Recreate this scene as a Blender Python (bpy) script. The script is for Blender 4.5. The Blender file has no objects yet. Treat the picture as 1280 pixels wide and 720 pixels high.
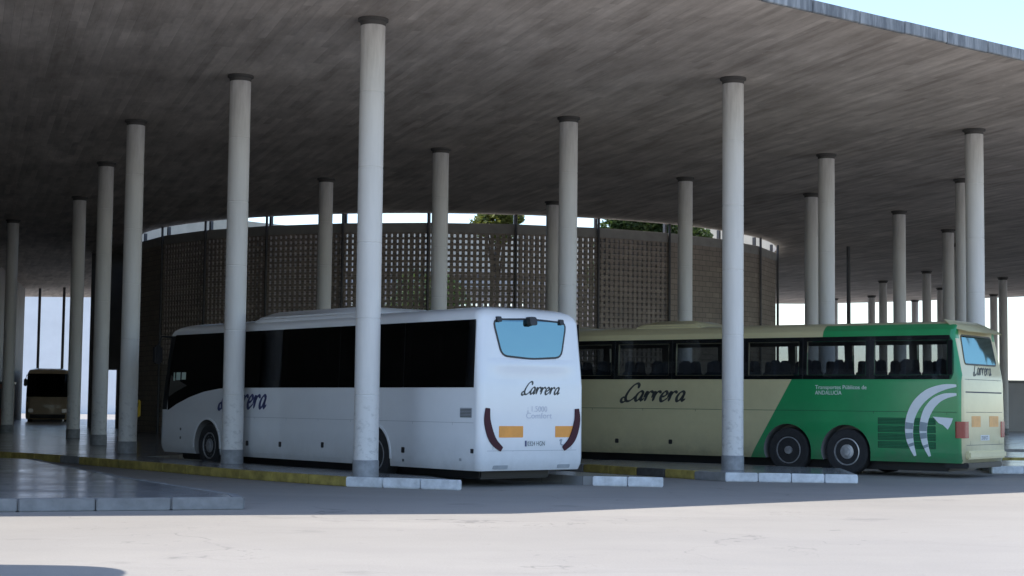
import bpy, bmesh, math, random
from mathutils import Vector, Matrix
random.seed(7)
S = bpy.context.scene
COL = S.collection
PI = math.pi

# ------------------------------------------------------------------ camera
F_PX, PITCH, ROLL, CAM_H = 2047.7, .0704, .0109, 1.5263
cam_d = bpy.data.cameras.new('camera'); cam = bpy.data.objects.new('camera', cam_d); COL.objects.link(cam)
cam_d.sensor_width = 36; cam_d.lens = 36 * F_PX / 1280; cam_d.clip_start = .1; cam_d.clip_end = 3000
_f = Vector((0, math.cos(PITCH), math.sin(PITCH))); _u = Vector((0, -math.sin(PITCH), math.cos(PITCH))); _r = Vector((1, 0, 0))
r2 = _r * math.cos(ROLL) + _u * math.sin(ROLL); u2 = _u * math.cos(ROLL) - _r * math.sin(ROLL)
cam.matrix_world = Matrix(((r2.x, u2.x, -_f.x, 0), (r2.y, u2.y, -_f.y, 0), (r2.z, u2.z, -_f.z, CAM_H), (0, 0, 0, 1)))
S.camera = cam

# ------------------------------------------------------------------ light
SUN_DIR = Vector((2.38, -.17, -8.65)).normalized()          # direction the light travels
SUN_EL = math.asin(-SUN_DIR.z); SUN_AZ = math.atan2(-SUN_DIR.x, -SUN_DIR.y)
world = bpy.data.worlds.new('World'); S.world = world; world.use_nodes = True
wn = world.node_tree.nodes; wl = world.node_tree.links
sky = wn.new('ShaderNodeTexSky'); sky.sky_type = 'NISHITA'; sky.sun_disc = False
sky.sun_elevation = SUN_EL; sky.sun_rotation = SUN_AZ; sky.air_density = 1.0; sky.dust_density = .7; sky.ozone_density = 2.5
wl.new(sky.outputs[0], wn['Background'].inputs[0]); wn['Background'].inputs[1].default_value = .15
sd = bpy.data.lights.new('sun', 'SUN'); sd.energy = 2.75; sd.angle = math.radians(.5); sd.color = (1, .96, .9)
sun = bpy.data.objects.new('sun', sd); COL.objects.link(sun)
sun.rotation_euler = SUN_DIR.to_track_quat('-Z', 'Y').to_euler()
vs = S.view_settings; vs.view_transform = 'Standard'; vs.look = 'None'; vs.gamma = 1; vs.use_curve_mapping = False
vs.exposure = 1.22
S.cycles.max_bounces = 14; S.cycles.diffuse_bounces = 8; S.cycles.transparent_max_bounces = 16

# ------------------------------------------------------------------ materials
class NT:
    def __init__(s, name):
        s.m = bpy.data.materials.new(name); s.m.use_nodes = True
        s.n = s.m.node_tree.nodes; s.l = s.m.node_tree.links
        s.b = s.n['Principled BSDF']
    def new(s, t, **k):
        n = s.n.new(t)
        for a, v in k.items(): setattr(n, a, v)
        return n
    def link(s, a, b): s.l.new(a, b)
    def val(s, sock, v):
        if hasattr(v, 'is_output') or isinstance(v, bpy.types.NodeSocket): s.l.new(v, sock)
        else: sock.default_value = v
    def math(s, op, a, b=0.0, clamp=False):
        n = s.new('ShaderNodeMath', operation=op); n.use_clamp = clamp
        s.val(n.inputs[0], a); s.val(n.inputs[1], b); return n.outputs[0]
    def mix(s, fac, a, b):
        n = s.new('ShaderNodeMix', data_type='RGBA'); s.val(n.inputs[0], fac)
        s.val(n.inputs[6], a if isinstance(a, bpy.types.NodeSocket) else (*a, 1)); s.val(n.inputs[7], b if isinstance(b, bpy.types.NodeSocket) else (*b, 1))
        return n.outputs[2]
    def coord(s, kind='Object'): return s.new('ShaderNodeTexCoord').outputs[kind]
    def mapping(s, vec, scale=(1, 1, 1), rot=(0, 0, 0)):
        n = s.new('ShaderNodeMapping'); s.l.new(vec, n.inputs[0]); n.inputs['Scale'].default_value = scale; n.inputs['Rotation'].default_value = rot
        return n.outputs[0]
    def noise(s, vec, scale, detail=4, rough=.55):
        n = s.new('ShaderNodeTexNoise'); s.l.new(vec, n.inputs['Vector'])
        n.inputs['Scale'].default_value = scale; n.inputs['Detail'].default_value = detail; n.inputs['Roughness'].default_value = rough
        return n.outputs[0]
    def ramp(s, fac, p0, p1, v0=0., v1=1.):
        n = s.new('ShaderNodeMapRange'); s.val(n.inputs[0], fac)
        for i, v in enumerate((p0, p1, v0, v1)): n.inputs[i + 1].default_value = v
        return n.outputs[0]
    def bump(s, h, strength=.3, dist=.02):
        n = s.new('ShaderNodeBump'); n.inputs['Strength'].default_value = strength; n.inputs['Distance'].default_value = dist
        s.l.new(h, n.inputs['Height']); s.l.new(n.outputs[0], s.b.inputs['Normal'])
    def sep(s, vec):
        n = s.new('ShaderNodeSeparateXYZ'); s.l.new(vec, n.inputs[0]); return n.outputs
def basic(name, col, rough=.5, metal=0., var=.12, scale=3., spec=.5, coat=0., bump=0., world_space=False, dirt=None):
    t = NT(name); c = t.new('ShaderNodeNewGeometry').outputs['Position'] if world_space else t.coord()
    n = t.noise(c, scale, 5, .6)
    v = t.ramp(n, .3, .7)
    lo = tuple(x * (1 - var) for x in col); hi = tuple(min(1, x * (1 + var)) for x in col)
    colr = t.mix(v, lo, hi)
    if dirt:
        dcol, amt, z0, z1 = dirt                      # road film thickening towards the sills
        z = t.sep(c)[2]; k = t.math('MULTIPLY', t.ramp(z, z1, z0, 0, amt), t.ramp(t.noise(c, 2.3, 6, .7), .25, .75, .3, 1)); k = t.math('MINIMUM', k, 1.)
        colr = t.mix(k, colr, dcol)
    t.link(colr, t.b.inputs['Base Color'])
    t.b.inputs['Roughness'].default_value = rough; t.b.inputs['Metallic'].default_value = metal
    t.b.inputs['Specular IOR Level'].default_value = spec; t.b.inputs['Coat Weight'].default_value = coat; t.b.inputs['Coat Roughness'].default_value = .08
    if bump: t.bump(t.noise(c, scale * 12, 3), bump, .01)
    return t.m
def glass(name, tint, refl=.08, rough=.02, gain=.45, gcol=(1, 1, 1)):
    t = NT(name); t.n.remove(t.b)
    tr = t.new('ShaderNodeBsdfTransparent'); tr.inputs[0].default_value = (*tint, 1)
    gl = t.new('ShaderNodeBsdfGlossy'); gl.inputs['Roughness'].default_value = rough
    lw = t.new('ShaderNodeFresnel'); lw.inputs[0].default_value = 1.5
    fac = t.math('ADD', t.math('MULTIPLY', lw.outputs[0], gain), refl, True); gl.inputs[0].default_value = (*gcol, 1)
    bp = t.new('ShaderNodeBump'); bp.inputs['Strength'].default_value = .14; bp.inputs['Distance'].default_value = .05
    t.link(t.noise(t.coord(), .7, 2), bp.inputs['Height']); t.link(bp.outputs[0], gl.inputs['Normal'])
    mx = t.new('ShaderNodeMixShader'); t.link(fac, mx.inputs[0]); t.link(tr.outputs[0], mx.inputs[1]); t.link(gl.outputs[0], mx.inputs[2])
    t.link(mx.outputs[0], t.n['Material Output'].inputs[0])
    return t.m

BOARD_ANG = math.radians(18.5)           # board marks run along the bays
def mat_ceiling():
    t = NT('board_marked_concrete'); p = t.new('ShaderNodeNewGeometry').outputs['Position']
    m = t.mapping(p, rot=(0, 0, -BOARD_ANG)); x, y, z = t.sep(m)      # x across boards, y along
    strip = t.math('FLOOR', t.math('DIVIDE', x, .17))
    wn1 = t.new('ShaderNodeTexWhiteNoise', noise_dimensions='1D'); t.link(strip, wn1.inputs['W'])
    seg = t.math('FLOOR', t.math('ADD', t.math('DIVIDE', y, 2.6), t.math('MULTIPLY', wn1.outputs[0], 7.)))
    cmb = t.new('ShaderNodeCombineXYZ'); t.link(strip, cmb.inputs[0]); t.link(seg, cmb.inputs[1])
    wn2 = t.new('ShaderNodeTexWhiteNoise', noise_dimensions='3D'); t.link(cmb.outputs[0], wn2.inputs['Vector'])
    board = wn2.outputs[0]
    st = t.noise(t.mapping(m, (5, .8, 1)), 1., 6, .68)
    st2 = t.noise(t.mapping(m, (1.6, .45, 1)), 1., 5, .6)
    big = t.noise(p, .12, 4, .55)
    v = t.math('ADD', t.math('MULTIPLY', board, .26), t.math('ADD', t.math('MULTIPLY', t.ramp(st, .3, .72), .30), t.math('MULTIPLY', t.ramp(st2, .3, .7), .34)))
    v = t.math('MULTIPLY', v, t.math('MULTIPLY', t.ramp(big, .3, .7, .78, 1.12), t.ramp(t.noise(p, .55, 5, .65), .3, .7, .7, 1.2)))
    col = t.mix(v, (.25, .214, .183), (.82, .735, .655))
    spots = t.ramp(t.noise(t.mapping(m, (2.2, .8, 1)), 2.2, 5, .7), .62, .74)
    col = t.mix(t.math('MULTIPLY', spots, .5), col, (.80, .74, .68))
    t.link(col, t.b.inputs['Base Color']); t.b.inputs['Roughness'].default_value = .85; t.b.inputs['Specular IOR Level'].default_value = .25
    fr = t.math('FRACT', t.math('DIVIDE', x, .17)); edge = t.ramp(t.math('ABSOLUTE', t.math('SUBTRACT', fr, .5)), .44, .5, 1, 0)
    t.bump(t.math('ADD', t.math('ADD', t.math('MULTIPLY', edge, .6), t.math('MULTIPLY', board, .6)), t.math('MULTIPLY', st, .5)), .5, .02)
    return t.m
def mat_ground():
    t = NT('worn_apron'); p = t.new('ShaderNodeNewGeometry').outputs['Position']
    wob = t.new('ShaderNodeVectorMath', operation='ADD'); nz = t.new('ShaderNodeTexNoise'); t.link(p, nz.inputs['Vector']); nz.inputs['Scale'].default_value = .5; nz.inputs['Detail'].default_value = 5
    sc = t.new('ShaderNodeVectorMath', operation='SCALE'); t.link(nz.outputs['Color'], sc.inputs[0]); sc.inputs['Scale'].default_value = 2.2
    t.link(p, wob.inputs[0]); t.link(sc.outputs[0], wob.inputs[1]); q = wob.outputs[0]
    a = t.ramp(t.noise(q, .11, 6, .6), .32, .68); b = t.ramp(t.noise(t.mapping(q, (.12, 1.0, 1), (0, 0, .12)), .8, 6, .65), .42, .68); g = t.noise(p, 38, 4, .75)
    col = t.mix(a, (.282, .26, .232), (.362, .334, .298)); col = t.mix(t.math('MULTIPLY', b, .38), col, (.235, .22, .205))
    col = t.mix(t.ramp(g, .35, .75, 0, .5), col, (.2, .187, .172))
    oil = t.ramp(t.noise(t.mapping(p, (.55, .7, 1)), .9, 4, .6), .63, .74); col = t.mix(t.math('MULTIPLY', oil, .5), col, (.12, .115, .11))
    drip = t.ramp(t.noise(p, 2.6, 3, .5), .70, .76); col = t.mix(t.math('MULTIPLY', drip, .5), col, (.1, .095, .09))
    vo = t.new('ShaderNodeTexVoronoi', feature='DISTANCE_TO_EDGE'); t.link(t.mapping(q, (.17, .21, 1)), vo.inputs['Vector']); vo.inputs['Scale'].default_value = 1
    col = t.mix(t.math('MULTIPLY', t.ramp(vo.outputs['Distance'], .0, .006, .55, 0), t.ramp(t.noise(p, .3, 3), .45, .6)), col, (.1, .095, .09))
    t.link(col, t.b.inputs['Base Color']); t.b.inputs['Roughness'].default_value = .75; t.b.inputs['Specular IOR Level'].default_value = .3
    t.bump(t.math('ADD', t.noise(p, 45, 4, .7), t.math('MULTIPLY', g, .5)), .35, .012); return t.m
def mat_platform(rough):
    t = NT('polished_platform'); p = t.new('ShaderNodeNewGeometry').outputs['Position']
    br = t.new('ShaderNodeTexBrick'); t.link(t.mapping(p, rot=(0, 0, -.68)), br.inputs['Vector']); br.offset = 0
    br.inputs['Scale'].default_value = 1; br.inputs['Mortar Size'].default_value = .006; br.inputs['Brick Width'].default_value = .6; br.inputs['Row Height'].default_value = .6
    br.inputs['Color1'].default_value = (.24, .245, .25, 1); br.inputs['Color2'].default_value = (.30, .30, .30, 1); br.inputs['Mortar'].default_value = (.12, .12, .12, 1)
    n = t.noise(p, .8, 6, .65)
    t.link(t.mix(t.ramp(n, .35, .75, 0, .5), br.outputs[0], (.16, .16, .16)), t.b.inputs['Base Color'])
    t.link(t.ramp(n, .3, .75, rough, rough + .16), t.b.inputs['Roughness']); return t.m
def mat_brick(name='lattice_brick'):
    t = NT(name); p = t.coord()
    br = t.new('ShaderNodeTexBrick'); x, y, z = t.sep(p)
    c = t.new('ShaderNodeCombineXYZ'); t.link(y, c.inputs[0]); t.link(z, c.inputs[1]); t.link(c.outputs[0], br.inputs['Vector'])
    br.inputs['Scale'].default_value = 1; br.inputs['Brick Width'].default_value = .42; br.inputs['Row Height'].default_value = .21; br.inputs['Mortar Size'].default_value = .012
    br.inputs['Color1'].default_value = (.44, .375, .315, 1); br.inputs['Color2'].default_value = (.36, .31, .265, 1); br.inputs['Mortar'].default_value = (.19, .17, .15, 1)
    t.link(t.mix(t.ramp(t.noise(p, 1.2, 6, .65), .35, .75, 0, .5), br.outputs[0], (.2, .18, .16)), t.b.inputs['Base Color'])
    t.b.inputs['Roughness'].default_value = .9; t.bump(t.math('SUBTRACT', t.noise(p, 30), br.outputs['Fac']), .5, .02); return t.m
def mat_column():
    t = NT('painted_column'); p = t.coord(); n = t.noise(t.mapping(p, (3, 3, .35)), 1.6, 6, .65)
    ri = t.new('ShaderNodeObjectInfo').outputs['Random']
    col = t.mix(t.ramp(n, .35, .75, 0, .7), (.78, .762, .735), (.60, .583, .555))
    col = t.mix(t.math('MULTIPLY', ri, .3), col, (.62, .61, .59))
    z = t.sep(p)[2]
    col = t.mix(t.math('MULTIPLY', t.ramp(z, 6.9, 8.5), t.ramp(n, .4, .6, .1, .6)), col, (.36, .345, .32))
    scuff = t.math('MULTIPLY', t.ramp(t.noise(t.mapping(p, (2, 2, 3)), 3.0, 5, .7), .52, .7), t.ramp(z, 2.2, .6))
    col = t.mix(t.math('MULTIPLY', scuff, .6), col, (.25, .24, .23))
    t.link(col, t.b.inputs['Base Color']); t.b.inputs['Roughness'].default_value = .5
    t.bump(t.noise(p, 9, 4), .12, .01); return t.m
def mat_livery():
    t = NT('green_and_cream_livery'); x, y, z = t.sep(t.coord())
    diag = t.math('LESS_THAN', x, t.math('ADD', t.math('MULTIPLY', t.math('SUBTRACT', 2.18, z), .597), 4.11))
    low = t.math('MULTIPLY', t.math('LESS_THAN', z, 3.06), t.math('GREATER_THAN', t.math('ABSOLUTE', y), 1.17))
    roof = t.math('MULTIPLY', t.math('GREATER_THAN', z, 3.06), t.math('MULTIPLY', t.math('LESS_THAN', x, 3.35), t.math('GREATER_THAN', t.math('ABSOLUTE', y), .98)))
    k = t.math('MULTIPLY', diag, t.math('MAXIMUM', low, roof))
    k = t.math('MULTIPLY', k, t.math('GREATER_THAN', x, .045))
    n = t.ramp(t.noise(t.coord(), 1.4, 6, .65), .3, .75)
    cream = t.mix(n, (.64, .575, .335), (.56, .50, .29)); green = t.mix(n, (.018, .30, .098), (.014, .24, .078))
    col = t.mix(k, cream, green)
    col = t.mix(t.math('MULTIPLY', t.ramp(z, 1.0, .3, 0, .55), t.ramp(t.noise(t.coord(), 3, 6, .7), .3, .7, .2, 1)), col, (.16, .15, .13))
    t.link(col, t.b.inputs['Base Color']); t.b.inputs['Roughness'].default_value = .28; t.b.inputs['Coat Weight'].default_value = .4
    t.b.inputs['Coat Roughness'].default_value = .1; return t.m
def mat_leaf(name, c0, c1):
    t = NT(name); n = t.noise(t.coord(), 1.3, 3)
    ri = t.new('ShaderNodeNewGeometry').outputs['Random Per Island']
    t.link(t.mix(t.math('ADD', t.math('MULTIPLY', ri, .6), t.math('MULTIPLY', n, .4)), c0, c1), t.b.inputs['Base Color'])
    t.b.inputs['Roughness'].default_value = .6; t.b.inputs['Subsurface Weight'].default_value = 0
    tl = t.new('ShaderNodeBsdfTranslucent'); tl.inputs[0].default_value = (*[v * 1.3 for v in c1], 1)
    mx = t.new('ShaderNodeMixShader'); mx.inputs[0].default_value = .35
    t.link(t.b.outputs[0], mx.inputs[1]); t.link(tl.outputs[0], mx.inputs[2]); t.link(mx.outputs[0], t.n['Material Output'].inputs[0]); return t.m
def mat_fascia():
    t = NT('weathered_fascia'); p = t.new('ShaderNodeNewGeometry').outputs['Position']
    drip = t.ramp(t.noise(t.mapping(p, (4, 4, .5)), 1.3, 5, .7), .4, .68); big = t.ramp(t.noise(p, .9, 4), .35, .7)
    col = t.mix(drip, (.13, .14, .15), (.42, .43, .43)); col = t.mix(t.math('MULTIPLY', big, .5), col, (.14, .15, .16))
    t.link(col, t.b.inputs['Base Color']); t.b.inputs['Roughness'].default_value = .75; t.bump(t.noise(p, 25, 4), .3, .01); return t.m
M = dict(
    ceiling=mat_ceiling(), ground=mat_ground(), platform=mat_platform(.12), brick=mat_brick(), column=mat_column(), livery=mat_livery(),
    fascia=mat_fascia(),
    roof_top=basic('roof_gravel', (.3, .29, .27), .9),
    collar=basic('dark_collar', (.085, .08, .075), .7), band=basic('grey_base_band', (.27, .275, .28), .6, var=.25, scale=6),
    kerb_white=basic('white_kerb_paint', (.66, .67, .68), .6, var=.22, scale=5, world_space=True, bump=.3),
    kerb_yellow=basic('yellow_kerb_paint', (.36, .28, .075), .65, var=.4, scale=4, world_space=True, bump=.3),
    kerb_grey=basic('bare_kerb', (.23, .228, .225), .75, var=.2, scale=5, world_space=True, bump=.3),
    kerb_dark=basic('worn_black_kerb', (.09, .085, .08), .75, var=.3, scale=5, world_space=True, bump=.3),
    concrete=basic('plain_concrete', (.36, .35, .33), .85, var=.15, scale=1.5, bump=.2),
    concrete_warm=basic('warm_concrete', (.46, .41, .33), .85, var=.15, scale=.8, bump=.2),
    mullion=basic('mullion_steel', (.09, .09, .095), .5, var=.2),
    white_paint=basic('white_bus_paint', (.80, .81, .82), .25, var=.03, scale=1., coat=.5, dirt=((.3, .29, .27), .45, .3, .95)),
    white_trim=basic('white_trim', (.76, .77, .78), .35, var=.05),
    cream_paint=basic('cream_paint', (.62, .56, .33), .3, var=.06, coat=.3),
    beige_paint=basic('beige_bus_paint', (.46, .36, .23), .35, var=.1, coat=.3),
    interior=basic('coach_interior', (.2, .195, .19), .8), seat=basic('seat_fabric', (.06, .065, .08), .85, var=.3, scale=6),
    glass_dark=glass('black_tinted_glass', (.16, .16, .17), .0, .02, .42), glass_mid=glass('tinted_glass', (.7, .72, .74), .0), glass_rear=glass('rear_window_glass', (.04, .05, .06), (.42), .03, .5, (.36, .60, .66)),
    glass_far=glass('far_glass', (.03, .03, .035), .0),
    rubber=basic('tyre_rubber', (.025, .025, .027), .8, var=.3, scale=8), gap=basic('panel_gap', (.10, .105, .11), .7),
    gap_white=basic('white_panel_gap', (.36, .38, .40), .7), gap_green=basic('green_panel_gap', (.012, .085, .038), .6),
    rim=basic('wheel_rim_metal', (.55, .55, .56), .35, .6, var=.3, scale=9), rim_dark=basic('dusty_rim_metal', (.30, .30, .305), .6, .3, var=.3, scale=9),
    black=basic('black_plastic', (.02, .02, .022), .45), letter_grey=basic('charcoal_lettering', (.045, .05, .05), .5), letter_blue=basic('navy_lettering', (.05, .06, .16), .5),
    letter_pale=basic('faint_grey_lettering', (.55, .565, .63), .5), letter_white=basic('white_lettering', (.78, .8, .8), .5),
    lamp_red=basic('dark_red_lamp', (.05, .008, .02), .35, spec=.2), lamp_redder=basic('red_lamp', (.28, .02, .02), .15, coat=.5), orange=basic('orange_reflector', (.82, .33, .055), .4, var=.1),
    orange_pale=basic('pale_orange_reflector', (.75, .38, .12), .4, var=.15), plate=basic('plate_white', (.68, .7, .7), .5), stripe=basic('white_stripe', (.80, .84, .85), .4, var=.04), stripe_grey=basic('grey_stripe_block', (.30, .36, .40), .4),
    grille=basic('green_grille', (.012, .17, .065), .5), lamp_clear=basic('clear_lamp', (.6, .6, .6), .1, coat=.6),
    bark=basic('bark', (.11, .085, .06), .9, var=.3, scale=6), leaf=mat_leaf('dark_leaves', (.02, .045, .014), (.07, .11, .025)), leaf2=mat_leaf('yellow_green_leaves', (.06, .09, .015), (.16, .17, .03)),
    grey_wall=basic('grey_render_wall', (.5, .5, .51), .8, var=.08, scale=.6),
    pale_wall=basic('pale_render_wall', (.70, .70, .70), .8, var=.06, scale=.4), dark_wall=basic('dark_stone_wall', (.16, .15, .14), .7, var=.2, scale=.8),
    window_dark=basic('dark_window', (.03, .035, .04), .1), door_white=basic('white_door', (.75, .76, .76), .5), kiosk=basic('brown_kiosk', (.16, .06, .035), .6), yellow=basic('yellow_plastic', (.6, .42, .04), .4), steel=basic('galvanised_steel', (.4, .41, .42), .45, .7),
    reflection_green=basic('pale_green_reflection', (.62, .75, .66), .6))

# ------------------------------------------------------------------ helpers
class MB:
    def __init__(s): s.v = []; s.f = []
    def add(s, vs, fs):
        o = len(s.v); s.v += [tuple(v) for v in vs]; s.f += [tuple(i + o for i in f) for f in fs]; return s
    def box(s, x0, x1, y0, y1, z0, z1):
        return s.add([(x0, y0, z0), (x1, y0, z0), (x1, y1, z0), (x0, y1, z0), (x0, y0, z1), (x1, y0, z1), (x1, y1, z1), (x0, y1, z1)],
                     [(0, 3, 2, 1), (4, 5, 6, 7), (0, 1, 5, 4), (1, 2, 6, 5), (2, 3, 7, 6), (3, 0, 4, 7)])
    def prism(s, poly, fn, a, b):                       # poly of 2d points, fn(u, v, off) -> xyz
        n = len(poly)
        return s.add([fn(u, v, a) for u, v in poly] + [fn(u, v, b) for u, v in poly],
                     [tuple(range(n))[::-1], tuple(range(n, 2 * n))] + [(i, (i + 1) % n, n + (i + 1) % n, n + i) for i in range(n)])
    def lathe(s, prof, n=32, axis='Z', c=(0, 0, 0)):    # prof: (radius, height)
        vs, fs = [], []
        for r, h in prof:
            for k in range(n):
                a = 2 * PI * k / n; p = (r * math.cos(a), r * math.sin(a), h)
                if axis == 'Y': p = (p[0], p[2], p[1])
                vs.append((p[0] + c[0], p[1] + c[1], p[2] + c[2]))
        for i in range(len(prof) - 1):
            for k in range(n): fs.append((i * n + k, i * n + (k + 1) % n, (i + 1) * n + (k + 1) % n, (i + 1) * n + k))
        fs.append(tuple(range(n))[::-1]); m = (len(prof) - 1) * n; fs.append(tuple(range(m, m + n)))
        return s.add(vs, fs)
    def tube(s, pts, radii, n=8):
        vs, fs = [], []; pts = [Vector(p) for p in pts]
        for i, p in enumerate(pts):
            d = (pts[min(i + 1, len(pts) - 1)] - pts[max(i - 1, 0)]).normalized()
            a = d.cross(Vector((.3, .9, .2)) if abs(d.z) > .8 else Vector((0, 0, 1))).normalized(); b = d.cross(a)
            r = radii[i] if isinstance(radii, (list, tuple)) else radii
            for k in range(n): t = 2 * PI * k / n; vs.append(p + a * r * math.cos(t) + b * r * math.sin(t))
        for i in range(len(pts) - 1):
            for k in range(n): fs.append((i * n + k, i * n + (k + 1) % n, (i + 1) * n + (k + 1) % n, (i + 1) * n + k))
        fs.append(tuple(range(n))[::-1]); m = (len(pts) - 1) * n; fs.append(tuple(range(m, m + n)))
        return s.add(vs, fs)
    def ribbon(s, pts, widths, fn, a, b):
        n = len(pts); L, Rr = [], []
        for i, (x, y) in enumerate(pts):
            x0, y0 = pts[max(i - 1, 0)]; x1, y1 = pts[min(i + 1, n - 1)]; d = math.hypot(x1 - x0, y1 - y0) or 1
            nx, ny = -(y1 - y0) / d, (x1 - x0) / d; w = widths[i] / 2
            L.append((x + nx * w, y + ny * w)); Rr.append((x - nx * w, y - ny * w))
        vs = [fn(*p, b) for p in L] + [fn(*p, b) for p in Rr] + [fn(*p, a) for p in L] + [fn(*p, a) for p in Rr]; fs = []
        for i in range(n - 1): fs += [(i, i + 1, n + i + 1, n + i), (2 * n + i, 3 * n + i, 3 * n + i + 1, 2 * n + i + 1), (i, 2 * n + i, 2 * n + i + 1, i + 1), (n + i, n + i + 1, 3 * n + i + 1, 3 * n + i)]
        fs += [(0, n, 3 * n, 2 * n), (n - 1, 3 * n - 1, 4 * n - 1, 2 * n - 1)]
        return s.add(vs, fs)
    def mesh(s, name, smooth=None, bevel=0):
        me = bpy.data.meshes.new(name); me.from_pydata(s.v, [], s.f)
        bm = bmesh.new(); bm.from_mesh(me)
        bmesh.ops.remove_doubles(bm, verts=bm.verts, dist=1e-5)
        bmesh.ops.recalc_face_normals(bm, faces=bm.faces)
        if bevel: bmesh.ops.bevel(bm, geom=bm.edges[:], offset=bevel, segments=2, affect='EDGES', clamp_overlap=True)
        bm.to_mesh(me); bm.free()
        if smooth:
            me.shade_smooth(); me.set_sharp_from_angle(angle=math.radians(smooth))
        return me
def link(name, me, mat, parent=None, **p):
    o = bpy.data.objects.new(name, me); COL.objects.link(o)
    if mat is not None and not me.materials: me.materials.append(mat)
    if parent: o.parent = parent
    for k, v in p.items(): o[k] = v
    return o
def obj(name, mb, mat, parent=None, smooth=None, bevel=0, **p): return link(name, mb.mesh(name, smooth, bevel), mat, parent, **p)
def thing(name, label, category, loc=(0, 0, 0), rz=0, group=None):
    o = bpy.data.objects.new(name, None); COL.objects.link(o); o.location = loc; o.rotation_euler = (0, 0, rz)
    o['label'] = label; o['category'] = category; o['kind'] = 'thing'
    if group: o['group'] = group
    return o
def catmull(pts, k=6):
    out = []
    P = [pts[0]] + list(pts) + [pts[-1]]
    for i in range(1, len(P) - 2):
        for j in range(k):
            t = j / k; q = []
            for c in range(2):
                a, b, cc, d = P[i - 1][c], P[i][c], P[i + 1][c], P[i + 2][c]
                q.append(.5 * (2 * b + (cc - a) * t + (2 * a - 5 * b + 4 * cc - d) * t * t + (3 * b - a - 3 * cc + d) * t ** 3))
            out.append(tuple(q))
    out.append(pts[-1]); return out
def text_mesh(body, size, fn, name):
    cu = bpy.data.curves.new(name, 'FONT'); cu.body = body; cu.size = size; cu.extrude = 0; cu.resolution_u = 3; cu.align_x = 'LEFT'
    o = bpy.data.objects.new(name, cu); COL.objects.link(o)
    me = bpy.data.meshes.new_from_object(o.evaluated_get(bpy.context.evaluated_depsgraph_get()))
    bpy.data.objects.remove(o); bpy.data.curves.remove(cu); me.materials.clear()
    for v in me.vertices: v.co = Vector(fn(v.co.x, v.co.y, .004))
    me.name = name; return me
SCRIPT = {  # pen strokes of the flowing script, x-height 1
    'C': (1.25, [[(1.28, 1.3), (1.3, 1.6), (1.08, 1.78), (.72, 1.6), (.38, 1.05), (.25, .45), (.42, .05), (.75, .0), (1.1, .22), (1.3, .5)], [(.42, .05), (.12, -.12), (-.12, .0), (-.1, .3), (.15, .42)]]),
    'a': (1.02, [[(.78, .82), (.55, 1.0), (.26, .82), (.12, .4), (.25, .05), (.48, .12), (.7, .5), (.82, .98)], [(.82, .98), (.74, .4), (.82, .05), (1.06, .3)]]),
    'r': (.86, [[(-.02, .35), (.16, 1.0), (.24, .55), (.2, .0)], [(.22, .5), (.42, .9), (.68, .98), (.78, .78)]]),
    'e': (.86, [[(.14, .45), (.5, .55), (.66, .8), (.45, 1.0), (.2, .8), (.1, .4), (.28, .03), (.55, .08), (.9, .38)]])}
def script(word, width, fn, mb=None):
    mb = mb or MB(); tot = sum(SCRIPT[c][0] for c in word); k = width / (tot + .35); x = .1
    for c in word:
        adv, strokes = SCRIPT[c]
        for s in strokes:
            p = catmull([((x + a + .38 * b) * k, b * k) for a, b in s], 5); w = []
            for i in range(len(p)):
                a, b = p[max(i - 1, 0)], p[min(i + 1, len(p) - 1)]; ang = math.atan2(b[1] - a[1], b[0] - a[0])
                e = min(1, min(i, len(p) - 1 - i) / 3 + .35)
                w.append(k * (.12 + .22 * abs(math.sin(ang - .55))) * e)
            mb.ribbon(p, w, fn, .001, .004)
        x += adv
    return mb

# ------------------------------------------------------------------ ground and platforms
def structure(name, mb, mat, **k): return obj(name, mb, mat, kind='structure', **k)
structure('ground', MB().add([(-900, -300, 0), (900, -300, 0), (900, 1500, 0), (-900, 1500, 0)], [(0, 1, 2, 3)]), M['ground'])
KZ = .17
kerb_unit = MB().box(-.5, .5, -.16, 0, 0, KZ + .008).mesh('kerb_stone', bevel=.018)
kerb_me = {}
for kc in ('white', 'yellow', 'grey', 'dark'):
    kerb_me[kc] = kerb_unit.copy(); kerb_me[kc].materials.append(M['kerb_' + kc])
def platform(name, poly, kerbs):
    """poly: outline of the raised floor, counter-clockwise; kerbs: {edge index: (stone length, colours)}; the stones stand inside the outline"""
    n = len(poly); inner = []
    for i in range(n):
        a, b, c = Vector(poly[i - 1]), Vector(poly[i]), Vector(poly[(i + 1) % n])
        o1 = .16 if (i - 1) % n in kerbs else .0; o2 = .16 if i in kerbs else .0
        d1 = (b - a).normalized(); d2 = (c - b).normalized(); n1 = Vector((-d1.y, d1.x)); n2 = Vector((-d2.y, d2.x))
        den = d1.x * d2.y - d1.y * d2.x
        p1 = b + n1 * o1; p2 = b + n2 * o2
        t = ((p2.x - p1.x) * d2.y - (p2.y - p1.y) * d2.x) / den if abs(den) > 1e-4 else 0
        inner.append(tuple(p1 + d1 * t))
    pl = structure(name, MB().prism(inner, lambda u, v, o: (u, v, o), 0.0, KZ), M['platform'])
    for e, (ln, cols) in kerbs.items():
        a, b = Vector(poly[e]), Vector(poly[(e + 1) % n]); d = b - a; k = max(1, round(d.length / ln))
        for j in range(k):
            kc = cols[j % len(cols)] if len(cols) < 8 else cols[min(j, len(cols) - 1)]
            o = bpy.data.objects.new('kerb_stone', kerb_me[kc]); COL.objects.link(o); o.parent = pl
            q = a + d * ((j + .5) / k)
            o.location = (q.x, q.y, random.uniform(-.006, .002)); o.rotation_euler = (0, 0, math.atan2(d.y, d.x) + PI + random.uniform(-.006, .006)); o.scale = (d.length / k - .012, 1, 1)
    return pl
WT, GT = .6833, .9241
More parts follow.
